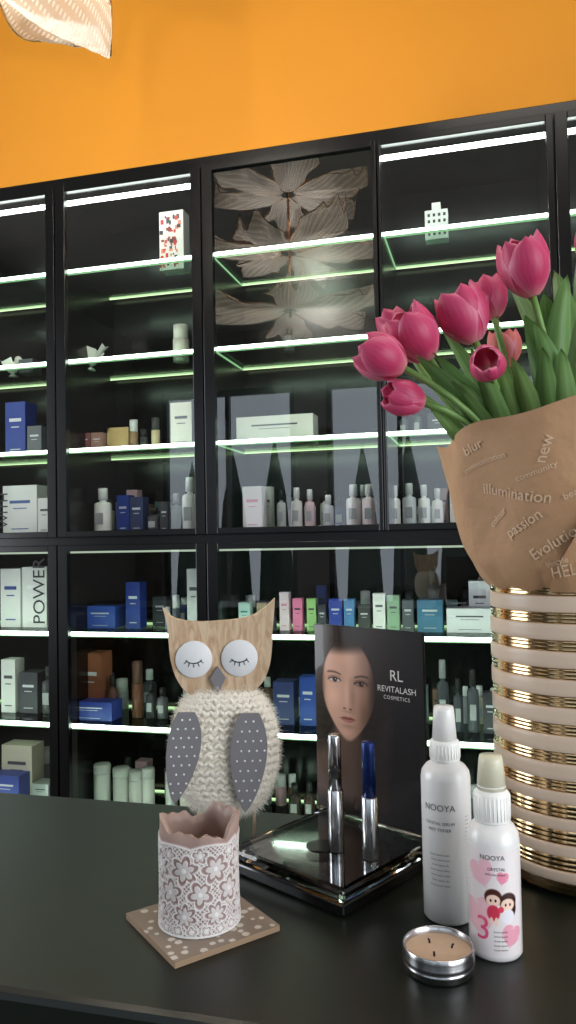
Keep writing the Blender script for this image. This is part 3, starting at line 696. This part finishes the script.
# ------------------------------------------------------------------ petal pendant lamp
lamp=empty('petal_pendant_lamp'); LC=Vector((-.815,.965,2.545))
def petalmat():
    m=bpy.data.materials.new('perforated_petal'); m.use_nodes=True; nt=m.node_tree; b=nt.nodes['Principled BSDF']; N=nt.nodes.new
    setin(b,'Base Color',(*lin((240,234,226)),1)); setin(b,'Roughness',.3)
    a=N('ShaderNodeAttribute'); a.attribute_name='Col'; sp=N('ShaderNodeSeparateXYZ'); nt.links.new(a.outputs['Vector'],sp.inputs[0])
    ds=[]
    for i,k in((0,30),(1,44)):
        mu=N('ShaderNodeMath');mu.operation='MULTIPLY';mu.inputs[1].default_value=k; fr=N('ShaderNodeMath');fr.operation='FRACT'; su=N('ShaderNodeMath');su.operation='SUBTRACT';su.inputs[1].default_value=.5
        pw=N('ShaderNodeMath');pw.operation='MULTIPLY'
        nt.links.new(sp.outputs[i],mu.inputs[0]);nt.links.new(mu.outputs[0],fr.inputs[0]);nt.links.new(fr.outputs[0],su.inputs[0]);nt.links.new(su.outputs[0],pw.inputs[0]);nt.links.new(su.outputs[0],pw.inputs[1]); ds.append(pw)
    ad=N('ShaderNodeMath'); nt.links.new(ds[0].outputs[0],ad.inputs[0]);nt.links.new(ds[1].outputs[0],ad.inputs[1])
    lt=N('ShaderNodeMath');lt.operation='LESS_THAN';lt.inputs[1].default_value=.07; nt.links.new(ad.outputs[0],lt.inputs[0])
    ml=N('ShaderNodeMath');ml.operation='MULTIPLY_ADD'; ml.inputs[1].default_value=.42; ml.inputs[2].default_value=.50
    nt.links.new(lt.outputs[0],ml.inputs[0])
    tr=N('ShaderNodeBsdfTransparent'); tl=N('ShaderNodeBsdfTranslucent'); tl.inputs[0].default_value=(*lin((240,230,214)),1)
    m1=N('ShaderNodeMixShader'); m1.inputs[0].default_value=.35; nt.links.new(b.outputs[0],m1.inputs[1]); nt.links.new(tl.outputs[0],m1.inputs[2])
    m2=N('ShaderNodeMixShader'); nt.links.new(ml.outputs[0],m2.inputs[0]); nt.links.new(tr.outputs[0],m2.inputs[1]); nt.links.new(m1.outputs[0],m2.inputs[2])
    nt.links.new(m2.outputs[0],nt.nodes['Material Output'].inputs['Surface']); return m
M_lp=petalmat(); M_wire=mat('copper_wire',(200,160,120),.25,1.)
pm=MB(); wm=MB(); rr=random.Random(9)
for tier,(dz,rad,n) in enumerate([(-.25,.41,6),(.0,.40,6),(.26,.38,6)]):
    for k in range(n):
        ph=2*pi*k/n+tier*.5+.25; ln=rad-.04; wd=.20; dr_=rr.uniform(-.05,.04)-(.03 if tier==0 else 0)
        def pp(u,v,ph=ph,ln=ln,dz=dz,dr_=dr_):
            uu=u*2-1; hw=wd*.5*math.sin(pi*(.06+.80*v)**1.3)**.7*(1+.14*math.sin(11*v)); x=.03+ln*v*(1-.14*uu*uu*v**3)
            z=dz+.09*v*v-.05*v+dr_*v+.036*math.sin(6*uu+6*v)*v+.04*uu*uu*v
            y=uu*hw; c,s=math.cos(ph),math.sin(ph)
            return LC+Vector((x*c-y*s,x*s+y*c,z))
        pm.grid(pp,22,26,M_lp,colfn=lambda u,v:(u*.5,v,0))
        out=[pp(0,t) for t in np.linspace(0,1,22)]+[pp(t,1) for t in np.linspace(0.08,.92,10)]+[pp(1,t) for t in np.linspace(1,0,22)]
        wm.tube(out,.0022,M_wire,6)
wm.tube([LC+Vector((0,0,-.28)),LC+Vector((0,0,.750))],.006,M_wire,10)
wm.lathe([(0,.730),(.06,.730),(.055,.754),(0,.754)],M_wire,T(*LC),32)
pm.build('petals',lamp); wm.build('frame',lamp)
for i,(dx,dy,dz) in enumerate([(.04,0,.12),(-.04,.03,.12),(0,-.04,.14),(.02,.03,-.12),(-.03,-.02,-.12)]):
    l=bpy.data.lights.new('lamp_bulb','POINT'); l.energy=5.5; l.color=(1,.94,.86); l.shadow_soft_size=0.0
    o=bpy.data.objects.new('lamp_bulb',l); o.location=LC+Vector((dx,dy,dz)); scene.collection.objects.link(o); o.parent=lamp

# ------------------------------------------------------------------ exterior + lights
mb=MB(); mb.box(-12,12,-14,-2.95,-.35,-.25,mat('pavement',(120,120,118),.8,noise=.1)); mb.build('pavement')
mt=mat('conifer_green',(45,62,48),.8,noise=.3,nscale=20,bump=.8)
mb=MB()
for i in range(16):
    x=-6+i*.62; hh=2.45+.25*(i%3)*.6; mb.lathe([(0,-.25),(.20,-.1),(.26,.3),(.22,hh*.4),(.15,hh*.7),(0,hh)],mt,T(x,-6.2,0),14)
mb.build('conifer_hedge')
w=bpy.data.worlds.new('World'); scene.world=w; w.use_nodes=True; bg=w.node_tree.nodes['Background']; bg.inputs[0].default_value=(.78,.89,1.0,1); bg.inputs[1].default_value=1.3
def area(n,loc,rot,sx_,sy_,e,c):
    l=bpy.data.lights.new(n,'AREA'); l.shape='RECTANGLE'; l.size=sx_; l.size_y=sy_; l.energy=e; l.color=c; o=bpy.data.objects.new(n,l); o.location=loc; o.rotation_euler=rot; scene.collection.objects.link(o); return o
area('ceiling_light_panel',(.5,.75,3.28),(0,0,0),1.4,.4,13,(1,.93,.84))  # unseen overhead fill, added to light wall and counter clear of door reflections
area('window_daylight',(-3.39,.4,1.62),(0,math.radians(-90),0),2.1,1.6,60,(.92,.96,1))
area('window_daylight.001',(2.19,-1.0,1.62),(0,math.radians(90),0),2.1,2.6,74,(.96,.98,1))  # unseen east daylight, added to brighten the foreground without showing in the door glass
for i,(a,b_) in enumerate(wins):
    o=area('window_portal_%d'%i,((a+b_)/2,-2.79,1.62),(math.radians(90),0,0),b_-a,2.2,1,(1,1,1)); o.data.cycles.is_portal=True

# ------------------------------------------------------------------ camera
cd=bpy.data.cameras.new('camera'); cam=bpy.data.objects.new('camera',cd); scene.collection.objects.link(cam)
yaw=math.radians(14.7); pitch=math.atan(26/770.); rho=math.radians(1.1)
Rr_=Vector((math.cos(yaw),math.sin(yaw),0)); Ff=Vector((-math.sin(yaw),math.cos(yaw),0))
Fp=Ff*math.cos(pitch)+Zv*math.sin(pitch); Uu=-Ff*math.sin(pitch)+Zv*math.cos(pitch)
u_=Uu*math.cos(rho)+Rr_*math.sin(rho); r_=Rr_*math.cos(rho)-Uu*math.sin(rho)
cam.matrix_world=basis(r_,u_,-Fp,(0,0,1.31))
cd.sensor_fit='VERTICAL'; cd.sensor_height=36; cd.lens=770/1024*36; cd.clip_start=.02
scene.camera=cam
